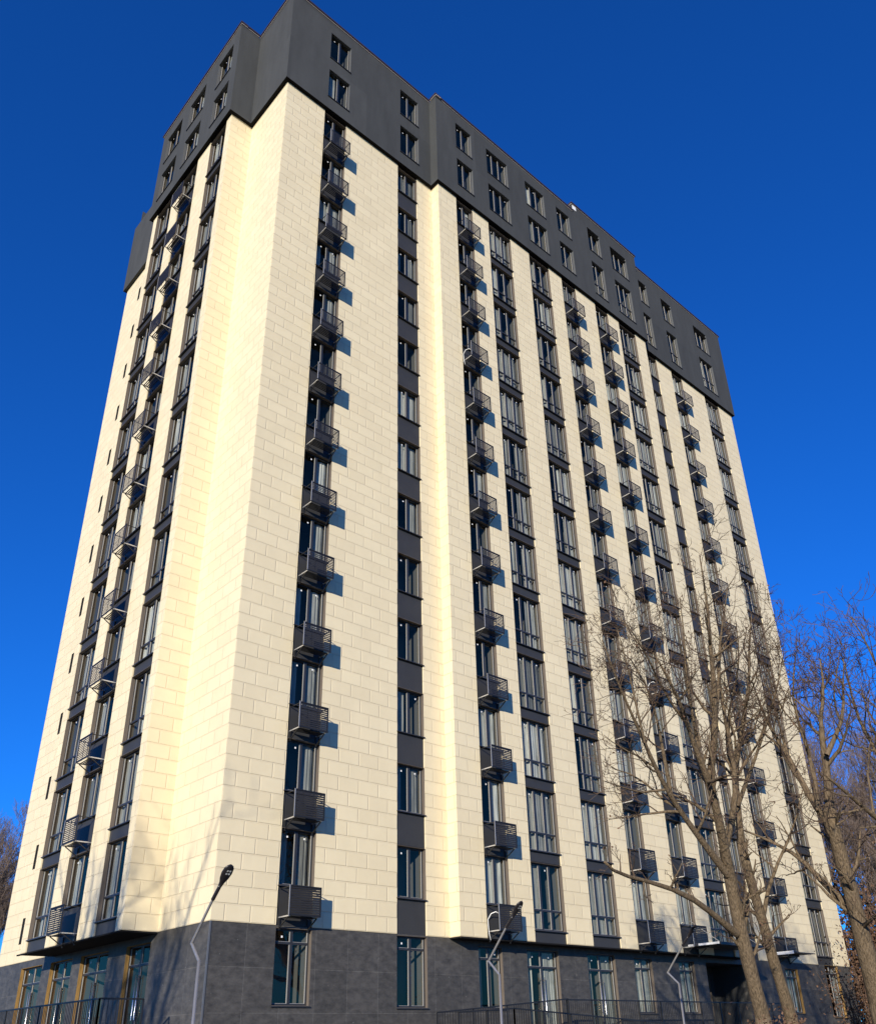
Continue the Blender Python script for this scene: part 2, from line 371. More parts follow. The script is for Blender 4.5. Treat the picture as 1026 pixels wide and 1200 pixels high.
def ac_meshes():
    W_, D_, H_ = 1.2, .56, .90
    fr = MB()
    # perimeter frame of the louvred front and the galvanised carrier
    for x in (0, W_-.045): fr.box(x, x+.045, -D_, -D_+.03, 0, H_)
    fr.box(.045, W_-.045, -D_+.001, -D_+.029, H_-.04, H_); fr.box(.045, W_-.045, -D_+.001, -D_+.029, 0, .04)
    for x in (.04, W_-.065): fr.box(x, x+.025, -D_+.03, .04, H_-.06, H_-.035)
    fr = fr.mesh('air_conditioner_cage', [M['black_metal']])
    lv = MB(); n = 12; p = (H_-.06)/n
    for k in range(n):
        z = .03+p*k
        lv.face([(.03, -D_+.002, z), (W_-.03, -D_+.002, z), (W_-.03, -D_+.002, z+.042), (.03, -D_+.002, z+.042)])
        lv.face([(.03, -D_+.002, z+.042), (W_-.03, -D_+.002, z+.042), (W_-.03, -D_+.037, z+.067), (.03, -D_+.037, z+.067)])
    for x in (W_*.33, W_*.66): lv.box(x-.008, x+.008, -D_+.067, -D_+.08, .03, H_-.03)
    lv = lv.mesh('louver_panel', [M['louver']])
    br = MB()
    for x in (.05, W_-.09):
        br.box(x, x+.04, -D_+.035, .05, -.02, .018, 0)
        br.bar((x+.02, -D_+.12, -.02), (x+.02, .03, -.32), .03, 1)
        br.box(x, x+.04, .005, .045, -.36, -.022, 1)
    br.box(.0, .022, -D_-.012, -D_-.002, .0, H_, 0)  # pale strip added for sunlight on the louvred front's left edge
    for yy in (-.10, -.18, -.26, -.34, -.42): br.box(.09, W_-.09, yy-.02, yy+.02, -.018, .002, 1)
    br = br.mesh('bracket', [M['galv'], M['black_metal']])
    hs = MB()
    pts = [Vector((.02, .02, .42)), Vector((.05, -.12, .60)), Vector((.16, -.25, .66)), Vector((.27, -.3, .6))]
    hs.tube(pts, [.016]*4, 6); hs.tube([Vector((.02, .03, .42)), Vector((-.02, -.02, .2)), Vector((-.01, -.03, -.05)), Vector((.05, -.04, -.3))], [.013]*4, 6)
    hs = hs.mesh('hose', [M['hose']], True)
    return fr, lv, br, hs
AC = ac_meshes()
HOSE = {(2, 0), (2, 9), (6, 4)}
def place_ac(x, y, z, rz, hose=False, flip=False):
    a = inst('air_conditioner_cage', AC[0], tower, (x, y, z-ZG), rz)
    inst('louver_panel', AC[1], a); inst('bracket', AC[2], a)
    if hose: inst('hose', AC[3], a)

rng = random.Random(11)
LX = -SB; RZL = -math.pi/2
SP_STUFF = MB(); n_sp = 0
def spandrel(x0, x1, y, z0, z1, left=False):
    """flat metal panel set a little back from the cladding; the hundred nearest are parts of their own"""
    global n_sp
    m = MB()
    if left: m.box(LX+.05, LX+.20, x0+.003, x1-.003, z0, z1)
    else: m.box(x0+.003, x1-.003, y+.05, y+.20, z0, z1)
    return m
spans = []
def var(): return rng.choice((0, 0, 1, 2, 3, 4))
for ci, (kind, x0, x1, y) in enumerate(FRONT):
    w = x1-x0; far = x0 > 12.5
    for k in range(13):
        z = 3*k
        # at a slant the pale linings show more
        v = rng.choice((1, 3, 4, 4, 2)) if far else rng.choice((0, 0, 1, 3, 2, 4))
        if kind == 'tall':
            spans.append((x0, x1, y, z+.0, z+.395, False)); place_window('balcony_window', x0, y, z+.43, w, 2.54, 3, .76, 0, v)
        else:
            spans.append((x0, x1, y, z-.0, z+1.15, False))
            place_window('window' if kind == 'ac' else 'narrow_window', x0, y, z+1.19, w, 1.79, 2, 0, 0, v)
            if kind == 'ac': place_ac(x0+.06, y, z+.235, 0, (ci, k) in HOSE)
for kind, y0, y1 in LEFT:
    w = y1-y0
    for k in range(13):
        z = 3*k; v = rng.choice((1, 3, 4, 2, 4))
        if kind == 'tall':
            spans.append((y0, y1, 0, z, z+.395, True)); place_window('balcony_window', LX, y1, z+.43, w, 2.54, 2, .76, RZL, v)
        else:
            spans.append((y0, y1, 0, z, z+1.15, True)); place_window('window', LX, y1, z+1.19, w, 1.79, 2, 0, RZL, v)
            place_ac(LX, 8.1, z+.235, RZL, (12, k) in HOSE)
def sdist(s): 
    p = Vector((LX, (s[0]+s[1])/2, s[3])) if s[5] else Vector(((s[0]+s[1])/2, s[2], s[3]))
    return (p-CAM).length/((s[1]-s[0])*(s[4]-s[3]))**.5
spans.sort(key=sdist)
for i, s in enumerate(spans):
    m = spandrel(*s)
    if i < 100: part('spandrel_panel', m, M['spandrel'])
    else:
        off = len(SP_STUFF.v); SP_STUFF.v += m.v; SP_STUFF.f += [tuple(a+off for a in f) for f in m.f]; SP_STUFF.m += m.m; SP_STUFF.uv += m.uv
o = part('distant_spandrel_panels', SP_STUFF, M['spandrel']); o['kind'] = 'stuff'

# ---- dark crown ----------------------------------------------------------
def grid_wall(mb, u0, u1, z0, z1, holes, pt, mat=0, depth=.25):
    """sheet wall with rectangular holes and lined reveals; pt(u, z, d) gives a point d behind the face"""
    us = sorted({u0, u1, *[h[0] for h in holes], *[h[1] for h in holes]}); zs = sorted({z0, z1, *[h[2] for h in holes], *[h[3] for h in holes]})
    us = [u for u in us if u0 <= u <= u1]; zs = [z for z in zs if z0 <= z <= z1]
    for i in range(len(us)-1):
        for j in range(len(zs)-1):
            a, b, c, d = us[i], us[i+1], zs[j], zs[j+1]; cu_, cz_ = (a+b)/2, (c+d)/2
            if any(h[0] < cu_ < h[1] and h[2] < cz_ < h[3] for h in holes): continue
            mb.face([pt(a, c, 0), pt(b, c, 0), pt(b, d, 0), pt(a, d, 0)], mat, [(a, c), (b, c), (b, d), (a, d)])
    for h in holes:
        a, b, c, d = h[:4]
        mb.face([pt(a, c, 0), pt(a, c, depth), pt(a, d, depth), pt(a, d, 0)], mat, [(a, c), (a+depth, c), (a+depth, d), (a, d)])
        mb.face([pt(b, c, depth), pt(b, c, 0), pt(b, d, 0), pt(b, d, depth)], mat, [(b, c), (b+depth, c), (b+depth, d), (b, d)])
        mb.face([pt(a, d, 0), pt(a, d, depth), pt(b, d, depth), pt(b, d, 0)], mat, [(a, d), (a, d+depth), (b, d+depth), (b, d)])
        mb.face([pt(a, c, depth), pt(a, c, 0), pt(b, c, 0), pt(b, c, depth)], mat, [(a, c), (a, c+depth), (b, c+depth), (b, c)])
ZA, ZB2 = 46.40, 47.12
def crown():
    def holes(cols, tallset):
        H = []
        for kind, x0, x1, y in cols:
            if x0 > 22: H += [(x0, x1, 39.93, 42.90), (x0, x1, 43.92, 46.08)]
            else: H += [(x0, x1, 40.08, 42.32), (x0, x1, 43.30, 45.48)]
        return H
    fy = lambda y: (lambda u, z, d: (u, y+d, z))
    w = MB()
    for u0, u1, z1, y, cols in ((-OV, LA-OV, ZA, -OV, FRONT[:2]), (LA-OV, 21.6, ZA, -T-OV, FRONT[2:6]), (21.6, XC+OV*.4, ZB2, -T-OV, FRONT[6:8]), (XC+OV*.4, LC+OV, ZB2, -OV, FRONT[8:])):
        grid_wall(w, u0, u1, ZT, z1, holes(cols, 0), fy(y))
    w.wallquad((LA-OV, -OV), (LA-OV, -T-OV), ZT, ZA, 0)
    w.wallquad((21.6, -T-OV+.25), (21.6, -T-OV), ZA-.3, ZB2, 0)
    w.wallquad((XC+OV*.4, -T-OV), (XC+OV*.4, -OV), ZT, ZB2, 0)
    w.wallquad((LC+OV, -OV), (LC+OV, DF), ZT, ZB2, 0); w.wallquad((LC+OV, DF), (0, DF), ZT, ZA, 0)
    part('crown_wall', w, M['stucco'])
    w = MB()
    w.wallquad((-OV, DA-OV), (-OV, -OV), ZT, ZA, 0)
    w.wallquad((-SB-OV, DA-OV), (-OV, DA-OV), ZT, ZA, 0)
    H = []
    for kind, y0, y1 in LEFT:
        H += [(-y1, -y0, 40.10, 42.32), (-y1, -y0, 43.32, 45.50)]
    grid_wall(w, -(DB+OV), -(DA-OV), ZT, ZA, H, lambda u, z, d: (-SB-OV+d, -u, z))
    w.wallquad((0, DB+OV), (-SB-OV, DB+OV), ZT, ZA, 0)
    w.wallquad((2, DB+OV+.001), (-OV, DB+OV+.001), 44.0, ZA, 0)
    part('crown_wall', w, M['stucco'])
    w = MB(); w.wallquad((-OV, DF+OV), (-OV, DB+OV), ZT, 44.75, 0); w.wallquad((6, DF+OV), (-OV, DF+OV), ZT, 44.75, 0)
    w.face([(-OV, DB+OV, 44.75), (6, DB+OV, 44.75), (6, DF+OV, 44.75), (-OV, DF+OV, 44.75)])
    w.face([(-OV, DF+OV, ZT), (6, DF+OV, ZT), (6, DB, ZT), (-OV, DB, ZT)])
    part('crown_wall', w, M['stucco'])
    # soffit ring and roof
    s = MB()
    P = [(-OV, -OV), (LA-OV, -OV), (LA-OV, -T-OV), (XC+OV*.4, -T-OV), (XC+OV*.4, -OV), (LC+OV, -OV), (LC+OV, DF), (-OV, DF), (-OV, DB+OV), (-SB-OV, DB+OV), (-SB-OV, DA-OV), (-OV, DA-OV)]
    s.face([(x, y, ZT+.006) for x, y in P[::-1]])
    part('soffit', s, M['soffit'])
    r = MB(); r.face([(x, y, ZA-.6) for x, y in P[:7]+[(6, DF), (6, DB+OV)]+P[9:]]); part('roof', r, mat('roof_felt', (.06, .06, .06), .9))
    # parapet flashing: a pale edge with a dark capping above it
    def cap(a, b, z, out):
        c = MB(); (ax, ay), (bx, by) = a, b
        if ay == by:
            c.box(min(ax, bx)-.05*out[2], max(ax, bx)+.05*out[3], ay-.03, ay+.35, z, z+.05, 1)
            c.box(min(ax, bx)-.09*out[2], max(ax, bx)+.09*out[3], ay-.08, ay+.37, z+.052, z+.16, 0)
        else:
            c.box(ax-.03, ax+.35, min(ay, by)-.05*out[2], max(ay, by)+.05*out[3], z, z+.05, 1)
            c.box(ax-.08, ax+.37, min(ay, by)-.09*out[2], max(ay, by)+.09*out[3], z+.052, z+.16, 0)
        return c
    for a, b, z, o in (((-OV, -OV), (LA-OV, -OV), ZA, (0, 0, 1, 0)), ((LA-OV, -T-OV), (21.6, -T-OV), ZA, (0, 0, 1, 0)), ((21.6, -T-OV), (XC+.08, -T-OV), ZB2, (0, 0, 1, 1)),
                       ((XC+.18, -OV), (LC+OV, -OV), ZB2, (0, 0, 0, 1)), ((-OV, DA-OV), (-OV, .25), ZA, (0, 0, 0, 0)), ((-SB-OV, DA-OV), (-SB-OV, DB+OV), ZA, (0, 0, 1, 1)),
                       ((-SB+.2, DA-OV), (-OV-.1, DA-OV), ZA+.003, (0, 0, 0, 0)), ((LA-OV, -T-.3), (LA-OV, -OV-.1), ZA+.003, (0, 0, 0, 0))):
        part('parapet_flashing', cap(a, b, z, o), [M['cap'], M['cap_pale']])
    # thin railing / conductor posts seen on the roof edge
    for x in (3.4, 9.0, 15.5, 23, 27.5): 
        p = MB(); p.bar((x, (-T if x > LA else 0)+.1, ZA+.1), (x, (-T if x > LA else 0)+.1, (ZB2 if x > 21.6 else ZA)+.45), .035); part('roof_post', p, M['cap'])
    # bright vent box at the parapet step
    v = MB(); v.box(21.66, 22.0, -T-OV-.03, -T-OV+.2, ZB2-.42, ZB2-.05); part('vent_box', v, M['white_paint'])
    for kind, x0, x1, y in FRONT:
        nl = 3 if x1-x0 > 1.6 else 2
        if x0 > 22: zz = ((39.93, 42.90, .95 if False else 1.15), (43.92, 46.08, 0))
        else: zz = ((40.08, 42.32, 0), (43.30, 45.48, 0))
        for a, b, tr in zz: place_window('attic_window', x0, y-OV, a, x1-x0, b-a, nl, tr, 0, rng.choice((0, 0, 0, 1)), 'stuccor')
    for kind, y0, y1 in LEFT:
        for a, b in ((40.10, 42.32), (43.32, 45.50)): place_window('attic_window', -SB-OV, y1, a, y1-y0, b-a, 2, 0, RZL, rng.choice((0, 1, 2)), 'stuccor')
M['stuccor'] = mat('painted_reveal', (.085, .09, .095), .7, 0, .3)
crown()

# ---- stone foot, its windows, doors and the entrance ----------------------
TZ = -3.22                                                   # terrace level
def base():
    w = MB(); E_ = .02
    fr = [(2.24, 3.58, -2.25, -.06), (7.03, 8.40, -2.28, -.03), (10.87, 12.12, -2.30, -.20), (13.45, 15.28, TZ, -.2), (17.03, 18.85, TZ, -.2),
          (20.12, 21.42, -2.42, -.25), (23.42, 24.66, -2.42, -.25), (25.6, 29.0, TZ, -.25), (32.85, 34.15, -2.4, -.3), (37.2, 38.7, -2.6, -.0)]
    grid_wall(w, 0, LC, ZG, -.002, fr, lambda u, z, d: (u, E_+d, z), 0, .24)
    lf = [(3.75, 5.52), (6.92, 9.25), (10.0, 12.08), (12.94, 15.2)]
    part('base_wall', w, M['stone'])
    w = MB()
    grid_wall(w, -DF, -E_, ZG, -.002, [(-b, -a, TZ, -.25) for a, b in lf], lambda u, z, d: (E_+d, -u, z), 0, .24)
    part('base_wall', w, M['stone'])
    w = MB(); w.wallquad((LC, E_), (LC, DF), ZG, 0, 0); part('base_wall', w, M['stone'])
    t = MB(); t.box(.0, .045, .0, .045, ZG, -.004); part('corner_trim', t, mat('steel_trim', (.16, .16, .16), .4, .5))
    for i, h in enumerate(fr):
        if i == 7: continue
        wd, ht = h[1]-h[0], h[3]-h[2]
        if i in (3, 4): continue
        place_window('ground_floor_window', h[0], E_, h[2], wd, ht, 2, ht-.42, 0, (0, 0, 1, 0, 0, 4, 4, 0, 4, 3)[i], 'wood' if i in (8, 9) else 'reveal', .2)
    # entrance recess with a glazed screen
    e = MB(); e.wallquad((25.6, 1.9), (29.0, 1.9), TZ, -.25, 0)
    e.wallquad((25.6, .26), (25.6, 1.9), TZ, -.25, 0); e.wallquad((29.0, 1.9), (29.0, .26), TZ, -.25, 0)
    e.face([(25.6, .26, -.25), (25.6, 1.9, -.25), (29, 1.9, -.25), (29, .26, -.25)]); e.face([(25.6, 1.9, TZ), (25.6, .26, TZ), (29, .26, TZ), (29, 1.9, TZ)])
    part('entrance_recess', e, M['anthracite'])
    def door(x, y, z, w_, h_, rz, v, rev):
        f = place_window('glass_door', x, y, z, w_, h_, 2, h_-.62, rz, v if rz == 0 else 0, rev, .2, False)
        hm = MB(); hm.tube([Vector((w_*.5-.10, .09, .75)), Vector((w_*.5-.10, .09, 2.05))], [.018]*2, 8)
        hm.tube([Vector((w_*.5+.10, .09, .75)), Vector((w_*.5+.10, .09, 2.05))], [.018]*2, 8)
        for zz in (.85, 1.95):
            for xx in (-.1, .1): hm.tube([Vector((w_*.5+xx, .09, zz)), Vector((w_*.5+xx, .17, zz))], [.012]*2, 6)
        hm.build('door_handle', M['handle'], f, smooth=True)
    door(13.45, E_, TZ, 1.83, -.2-TZ, 0, 3, 'reveal'); door(17.03, E_, TZ, 1.82, -.2-TZ, 0, 3, 'reveal'); door(26.2, 1.7, TZ, 2.2, -.3-TZ, 0, 1, 'reveal')
    for i, (a, b) in enumerate(lf): door(E_, b, TZ, b-a, -.25-TZ, RZL, (1, 3, 1, 2)[i], 'wood')
    # canopy over the entrance
    c = MB(); c.box(23.5, 27.6, -CY, -T-.02, .30, .34, 0); c.box(23.46, 23.5, -CY, -T-.02, .27, .36, 1); c.box(23.44, 27.6, -CY-.05, -CY, .24, .35, 0)
    cn = part('canopy', c, [M['anthracite'], M['white_paint']])
    for x in (23.9, 27.2):
        r = MB(); r.bar((x, -CY+.2, .35), (x, -T, 1.4), .025); r.build('tie_rod', M['handle'], cn)
    c = MB(); c.box(31.6, 33.9, -1.25, -.02, .33, .36, 0); c.box(31.55, 31.6, -1.3, -.02, .26, .40, 1)
    part('canopy', c, [M['anthracite'], M['white_paint']])
CY = 2.2
base()

# ------------------------------------------------------------------ terraces and railings
t = MB(); t.box(12.0, 31, -1.5, .0, ZG, TZ); t.box(7.4, 12.0, -1.5, 0, ZG, TZ-.35); t.box(7.4, 19, -2.6, -1.52, ZG, TZ-.8)
tag(t.build('terrace', tile_mat('terrace_concrete', (.26, .255, .25), (.28, .275, .27), (.16, .16, .16), .6, .6, .006, 0, .85, .2, .3, cloud=.2)), kind='structure')
t = MB(); t.box(-2.65, .0, .95, 17, ZG, TZ)
tag(t.build('side_terrace', bpy.data.materials['terrace_concrete']), kind='structure')
def railing(name, path, label, floor=-1.12):
    """path: top rail points"""
    base_ = Vector(path[0])+Vector((0, 0, floor)); root = empty(name, base_, label, 'railing', 'black metal railings')
    loc = lambda p: Vector(p)-base_
    hr = MB(); lo = MB(); po = MB(); bal = MB()
    for a, b in zip(path[:-1], path[1:]):
        a = Vector(a); b = Vector(b); L = (b-a).length
        hr.bar(loc(a), loc(b), .045); lo.bar(loc(a)+Vector((0, 0, -.92)), loc(b)+Vector((0, 0, -.92)), .03)
        np_ = max(1, round(L/1.5))
        for k in range(np_+1):
            p = loc(a.lerp(b, k/np_)); po.bar(p+Vector((0, 0, floor)), p, .045); po.build('post', M['rail'], root); po = MB()
        nb = int(L/.115)
        for k in range(1, nb):
            p = loc(a.lerp(b, k/nb)); bal.bar(p+Vector((0, 0, -.92)), p, .014)
    hr.build('handrail', M['rail'], root); lo.build('bottom_rail', M['rail'], root); bal.build('balusters', M['rail'], root)
railing('terrace_railing', [(14.0, -1.3, -2.02), (30, -1.3, -2.02)], 'long level black railing along the front terrace before the glass doors')
railing('ramp_railing', [(14.0, -1.38, -2.0), (7.55, -1.38, -2.47)], 'black railing sloping down the ramp behind the middle street lamp')
railing('ramp_railing', [(7.5, -2.45, -2.5), (10.0, -2.45, -2.38), (18.5, -2.45, -2.86)], 'nearer black railing crossing in front of the sloping ramp railing')
railing('terrace_railing', [(-1.25, 1.1, -2.05), (-2.5, 1.1, -2.05), (-2.5, 17, -2.05)], 'black railing around the side terrace under the overhanging bay')

# ------------------------------------------------------------------ street lamps
def lamp(head, label):
    hx, hy, hz = head; K = .8114; base_ = Vector((hx, hy+1.1*K, ZG)); root = empty('street_lamp', base_, label, 'street lamp', 'street lamps along the front terrace')
    H = hz-ZG
    V = lambda x, y, z: Vector((x*K, y*K, H+z*K))
    p = MB(); p.tube([Vector((0, 0, 0)), Vector((0, 0, 1.2)), Vector((0, 0, 1.22)), V(0, 0, -2.14)], [.058, .056, .037, .032], 14)
    p.box(-.16, .16, -.16, .16, 0, .02)
    p.build('pole', M['pole'], root, smooth=True)
    a = MB(); b1 = V(0, 0, -2.16); b2 = V(0, .48, -1.70); b3 = V(0, -.42, -.72); b4 = V(0, -.80, -.36)
    a.tube([b1, b2], [.031, .03], 12); a.tube([b2-Vector((0, -.012, .012)), b3], [.03, .027], 12)
    a.build('arm', M['pole'], root, smooth=False)
    n = MB(); n.tube([b3, b4], [.04, .038], 12); n.build('sleeve', M['lamp_dark'], root)
    # flat leaf-shaped head
    hd = MB(); d = Vector((0, -.72, .69)).normalized(); x = Vector((1, 0, 0)); nrm = x.cross(d)
    st = [(a_*K, b_*K, c_*K) for a_, b_, c_ in ((0, .05, .05), (.12, .07, .055), (.26, .125, .06), (.42, .155, .06), (.56, .14, .05), (.64, .09, .035), (.675, .03, .02))]
    rings = []
    for s_, hw, th in st:
        c = b4+d*(s_-.08); i = len(hd.v)
        for k in range(14):
            q = 2*math.pi*k/14; hd.v.append(tuple(c+x*hw*math.cos(q)+nrm*th*math.sin(q)))
        rings.append(i)
    for i in range(len(rings)-1):
        for k in range(14):
            hd.f.append((rings[i]+k, rings[i]+(k+1) % 14, rings[i+1]+(k+1) % 14, rings[i+1]+k)); hd.m.append(0); hd.uv.append([(0, 0)]*4)
    for i, rev in ((rings[0], 1), (rings[-1], 0)):
        hd.f.append(tuple(i+k for k in range(14))); hd.m.append(0); hd.uv.append([(0, 0)]*14)
    h = hd.build('lamp_head', M['lamp_dark'], root, smooth=True)
    led = MB()
    for sgn in (1, -1):
        for u, v in ((-.03, .27), (.03, .27), (-.03, .34), (.03, .34)):
            c = b4+d*v+nrm*sgn*.051
            led.face([c+x*(u-.02)-d*.02, c+x*(u+.02)-d*.02, c+x*(u+.02)+d*.02, c+x*(u-.02)+d*.02])
    led.build('led_lens', M['led'], h)
lamp((-3.84, -7.70, 0), 'nearest street lamp with grey bent pole, before the dark corner stone')
lamp((5.27, -7.39, 0), 'middle street lamp with bent pole, head against the lowest louvred cage')
lamp((14.45, -6.83, 0), 'farthest street lamp with bent pole, just left of the bare tree trunks')

# ------------------------------------------------------------------ trees
class Grower:
    def __init__(s, seed, minr=.004, dens=1.0, wild=.55, up=.06):
        s.r = random.Random(seed); s.big = MB(); s.small = MB(); s.minr = minr; s.dens = dens; s.wild = wild; s.up = up; s.tips = []; s.k = 1.0
    def rv(s): 
        v = Vector((s.r.gauss(0, 1), s.r.gauss(0, 1), s.r.gauss(0, 1))); return v.normalized()
    def spread(s, pts, rad, level, frac0=.25, count=None, lenk=1.0):
        """side shoots along a finished polyline"""
        L = sum((pts[i+1]-pts[i]).length for i in range(len(pts)-1))
        n = (int(count*1.6) if count is not None else max(2, int(L*{1: 2.8, 2: 4.4, 3: 6.0, 4: 6.0}.get(level, 4)*s.dens/s.k)))
        for k in range(n):
            f = frac0+(1-frac0)*(k+s.r.random())/n
            i, t = s.locate(pts, f*L); p = pts[i].lerp(pts[i+1], t); r = rad[i]*(1-t)+rad[i+1]*t
            d = (pts[i+1]-pts[i]).normalized(); side = (s.rv()-d*0); side = (side-d*side.dot(d)).normalized()
            ang = s.r.uniform(.5, 1.2); nd = (d*math.cos(ang)+side*math.sin(ang)+Vector((0, 0, s.up*1.6))).normalized()
            ln = lenk*s.r.uniform(.35, 1.0)*(1-.55*f)*{1: 2.7, 2: 1.6, 3: .85, 4: .45}.get(level, .4)*s.k
            s.branch(p, nd, ln, min(r*.62, {1: .045, 2: .020, 3: .010, 4: .006}.get(level, .005)*s.k), level, lenk)
        return
    def locate(s, pts, dist):
        for i in range(len(pts)-1):
            l = (pts[i+1]-pts[i]).length
            if dist <= l or i == len(pts)-2: return i, min(1, dist/max(l, 1e-6))
            dist -= l
    def branch(s, p, d, ln, r, level, lenk):
        n = 4 if level > 2 else 6; pts = [p.copy()]; dd = d.copy()
        for i in range(n):
            dd = (dd+s.rv()*s.wild*.5+Vector((0, 0, s.up))).normalized(); pts.append(pts[-1]+dd*ln/n)
        r = max(r, s.minr); rad = [max(s.minr*.7, r*(1-.75*i/n)) for i in range(n+1)]
        (s.big if r > .03 else s.small).tube(pts, rad, 6 if r > .03 else (4 if r > .012 else 3))
        s.tips.append(pts[-1])
        if level < s.maxlevel: s.spread(pts, rad, level+1, .2, None, lenk)
    def limb(s, pts, r0, r1, sides=10, shoots=True, lenk=1.0, level=1, frac0=.3, count=None):
        # resample with a little wobble
        out = [pts[0]]
        for a, b in zip(pts[:-1], pts[1:]):
            m = max(1, int((b-a).length/(.35*s.k)))
            for k in range(1, m+1):
                q = a.lerp(b, k/m); out.append(q+s.rv()*.018*s.k if k < m else q)
        # smooth
        sm = [out[0]]+[(out[i-1]+out[i]*2+out[i+1])/4 for i in range(1, len(out)-1)]+[out[-1]]
        n = len(sm); rad = [r0+(r1-r0)*(i/(n-1))**.85 for i in range(n)]
        rad = [x*(1+s.r.uniform(-.05, .05)) for x in rad]
        s.big.tube(sm, rad, sides)
        if shoots: s.spread(sm, rad, level, frac0, count, lenk)
        return sm
def finish_tree(g, root, base_, twigmat, barkmat):
    for mb in (g.big, g.small): mb.v = [(x-base_.x, y-base_.y, z-base_.z) for x, y, z in mb.v]
    g.big.build('trunk', barkmat, root, smooth=True); g.small.build('crown', twigmat, root)

def px_path(L, d0, d1=None):
    n = len(L); d1 = d0 if d1 is None else d1
    return [at(x, y, d0+(d1-d0)*i/max(1, n-1)) for i, (x, y) in enumerate(L)]
def to_ground(p, drift=Vector((0, 0, 0))): return Vector((p.x+drift.x, p.y+drift.y, ZG-.15))

def guided_tree(seed, limbs, label, minr=.0055, dens=1.0, group='bare trees in front of the tower', leaves=0, sc=1.45, lower=0):
    if lower: limbs = [([(x, y if y > 860 else 860-(860-y)*lower) for x, y in a], b, c, d, e, f) for a, b, c, d, e, f in limbs]
    limbs = [(a, b*sc, c*sc, d*sc*.86, e*sc*.9, f) for a, b, c, d, e, f in limbs]
    g = Grower(seed, minr*sc, dens); g.maxlevel = 4; g.k = sc
    first = px_path(limbs[0][0], limbs[0][1], limbs[0][2]); foot = to_ground(first[0])
    root = empty('bare_tree', (foot.x, foot.y, ZG), label, 'tree', group)
    for i, (pl, d0, d1, r0, r1, kw) in enumerate(limbs):
        pts = px_path(pl, d0, d1)
        if i == 0:
            g.limb([foot+(pts[0]-foot)*.0, foot.lerp(pts[0], .12), foot.lerp(pts[0], .5)]+[pts[0]], r0*1.45, r0, 14, False)
        g.limb(pts, r0, r1, 12 if r0 > .06 else 8, **kw)
    base_ = Vector((foot.x, foot.y, ZG))
    if leaves:
        lf = MB(); rr = random.Random(seed+5)
        tips = [t for t in g.tips]; rr.shuffle(tips)
        for t_ in tips[:leaves]:
            t_ = t_-base_; a = g.rv()*.045; b = g.rv()*.03
            lf.face([t_-a, t_-a*.2+b, t_+a, t_-a*.2-b])
        lf.build('dry_leaves', M['dryleaf'], root)
    finish_tree(g, root, base_, M['twig'], M['bark'])

k0 = dict(shoots=False)
T1 = [([(893, 1192), (882, 1148), (871, 1105), (862, 1070), (856, 1031), (848, 996)], 17.0, 17.2, .175, .125, dict(count=6, frac0=.3, lenk=.55)),
      ([(856, 1031), (848, 996), (842, 958), (831, 915), (819, 890), (806, 850), (794, 815), (780, 790), (765, 765)], 17.15, 16.4, .125, .02, dict(lenk=.9, frac0=.2)),
      ([(831, 915), (836, 880), (838, 840), (836, 793), (831, 755), (829, 712), (825, 688), (819, 650)], 17.1, 17.6, .095, .012, dict(lenk=.7, frac0=.25)),
      ([(838, 840), (843, 800), (842, 760), (848, 715), (852, 690)], 17.3, 18.2, .05, .01, dict(lenk=.7)),
      ([(849, 996), (858, 960), (863, 929), (860, 900), (855, 870), (846, 825), (840, 780)], 17.2, 18.0, .085, .025, dict(lenk=.8)),
      ([(852, 1025), (831, 999), (808, 967), (787, 938), (772, 909), (755, 870), (741, 840), (728, 812), (716, 780), (705, 750)], 17.1, 15.8, .085, .012, dict(lenk=.8, frac0=.2)),
      ([(755, 870), (745, 830), (738, 790), (728, 755), (722, 735)], 16.0, 16.2, .03, .008, dict(lenk=.8)),
      ([(787, 938), (776, 880), (768, 835), (757, 800), (740, 770), (722, 758)], 16.7, 17.2, .05, .009, dict(lenk=.8)),
      ([(862, 1094), (843, 1078), (816, 1055), (787, 1040), (758, 1033), (735, 1027), (715, 1021), (708, 1010)], 17.0, 15.0, .085, .022, dict(lenk=.35, count=5, frac0=.3)),
      ([(806, 850), (790, 832), (770, 800), (760, 770), (745, 745), (725, 722)], 16.8, 16.0, .04, .008, dict(lenk=.85)),
      ([(819, 890), (815, 850), (806, 815), (800, 775), (803, 740), (796, 700)], 17.0, 17.4, .045, .009, dict(lenk=.75))]
guided_tree(21, T1, 'large bare tree with forked trunk and a long low branch reaching left', dens=.95, leaves=160)
T2 = [([(926, 1192), (913, 1148), (901, 1110), (893, 1078), (883, 1046), (874, 1017), (868, 988)], 18.6, 18.8, .15, .105, dict(count=6, lenk=.6)),
      ([(868, 988), (864, 944), (860, 915), (866, 870), (872, 835), (878, 800), (876, 760), (880, 720)], 18.8, 19.4, .10, .012, dict(lenk=.85, frac0=.2)),
      ([(864, 944), (880, 900), (893, 865), (903, 830), (912, 800), (918, 765)], 18.8, 19.2, .06, .010, dict(lenk=.9)),
      ([(893, 1078), (898, 1040), (910, 1010), (925, 985), (935, 950), (940, 925)], 18.7, 19.6, .06, .012, dict(lenk=.9)),
      ([(860, 915), (850, 880), (852, 840), (862, 800), (866, 760), (862, 730)], 18.8, 18.4, .05, .010, dict(lenk=.8))]
guided_tree(22, T2, 'slimmer bare tree with a leaning trunk right behind the forked tree', dens=.95, leaves=300)
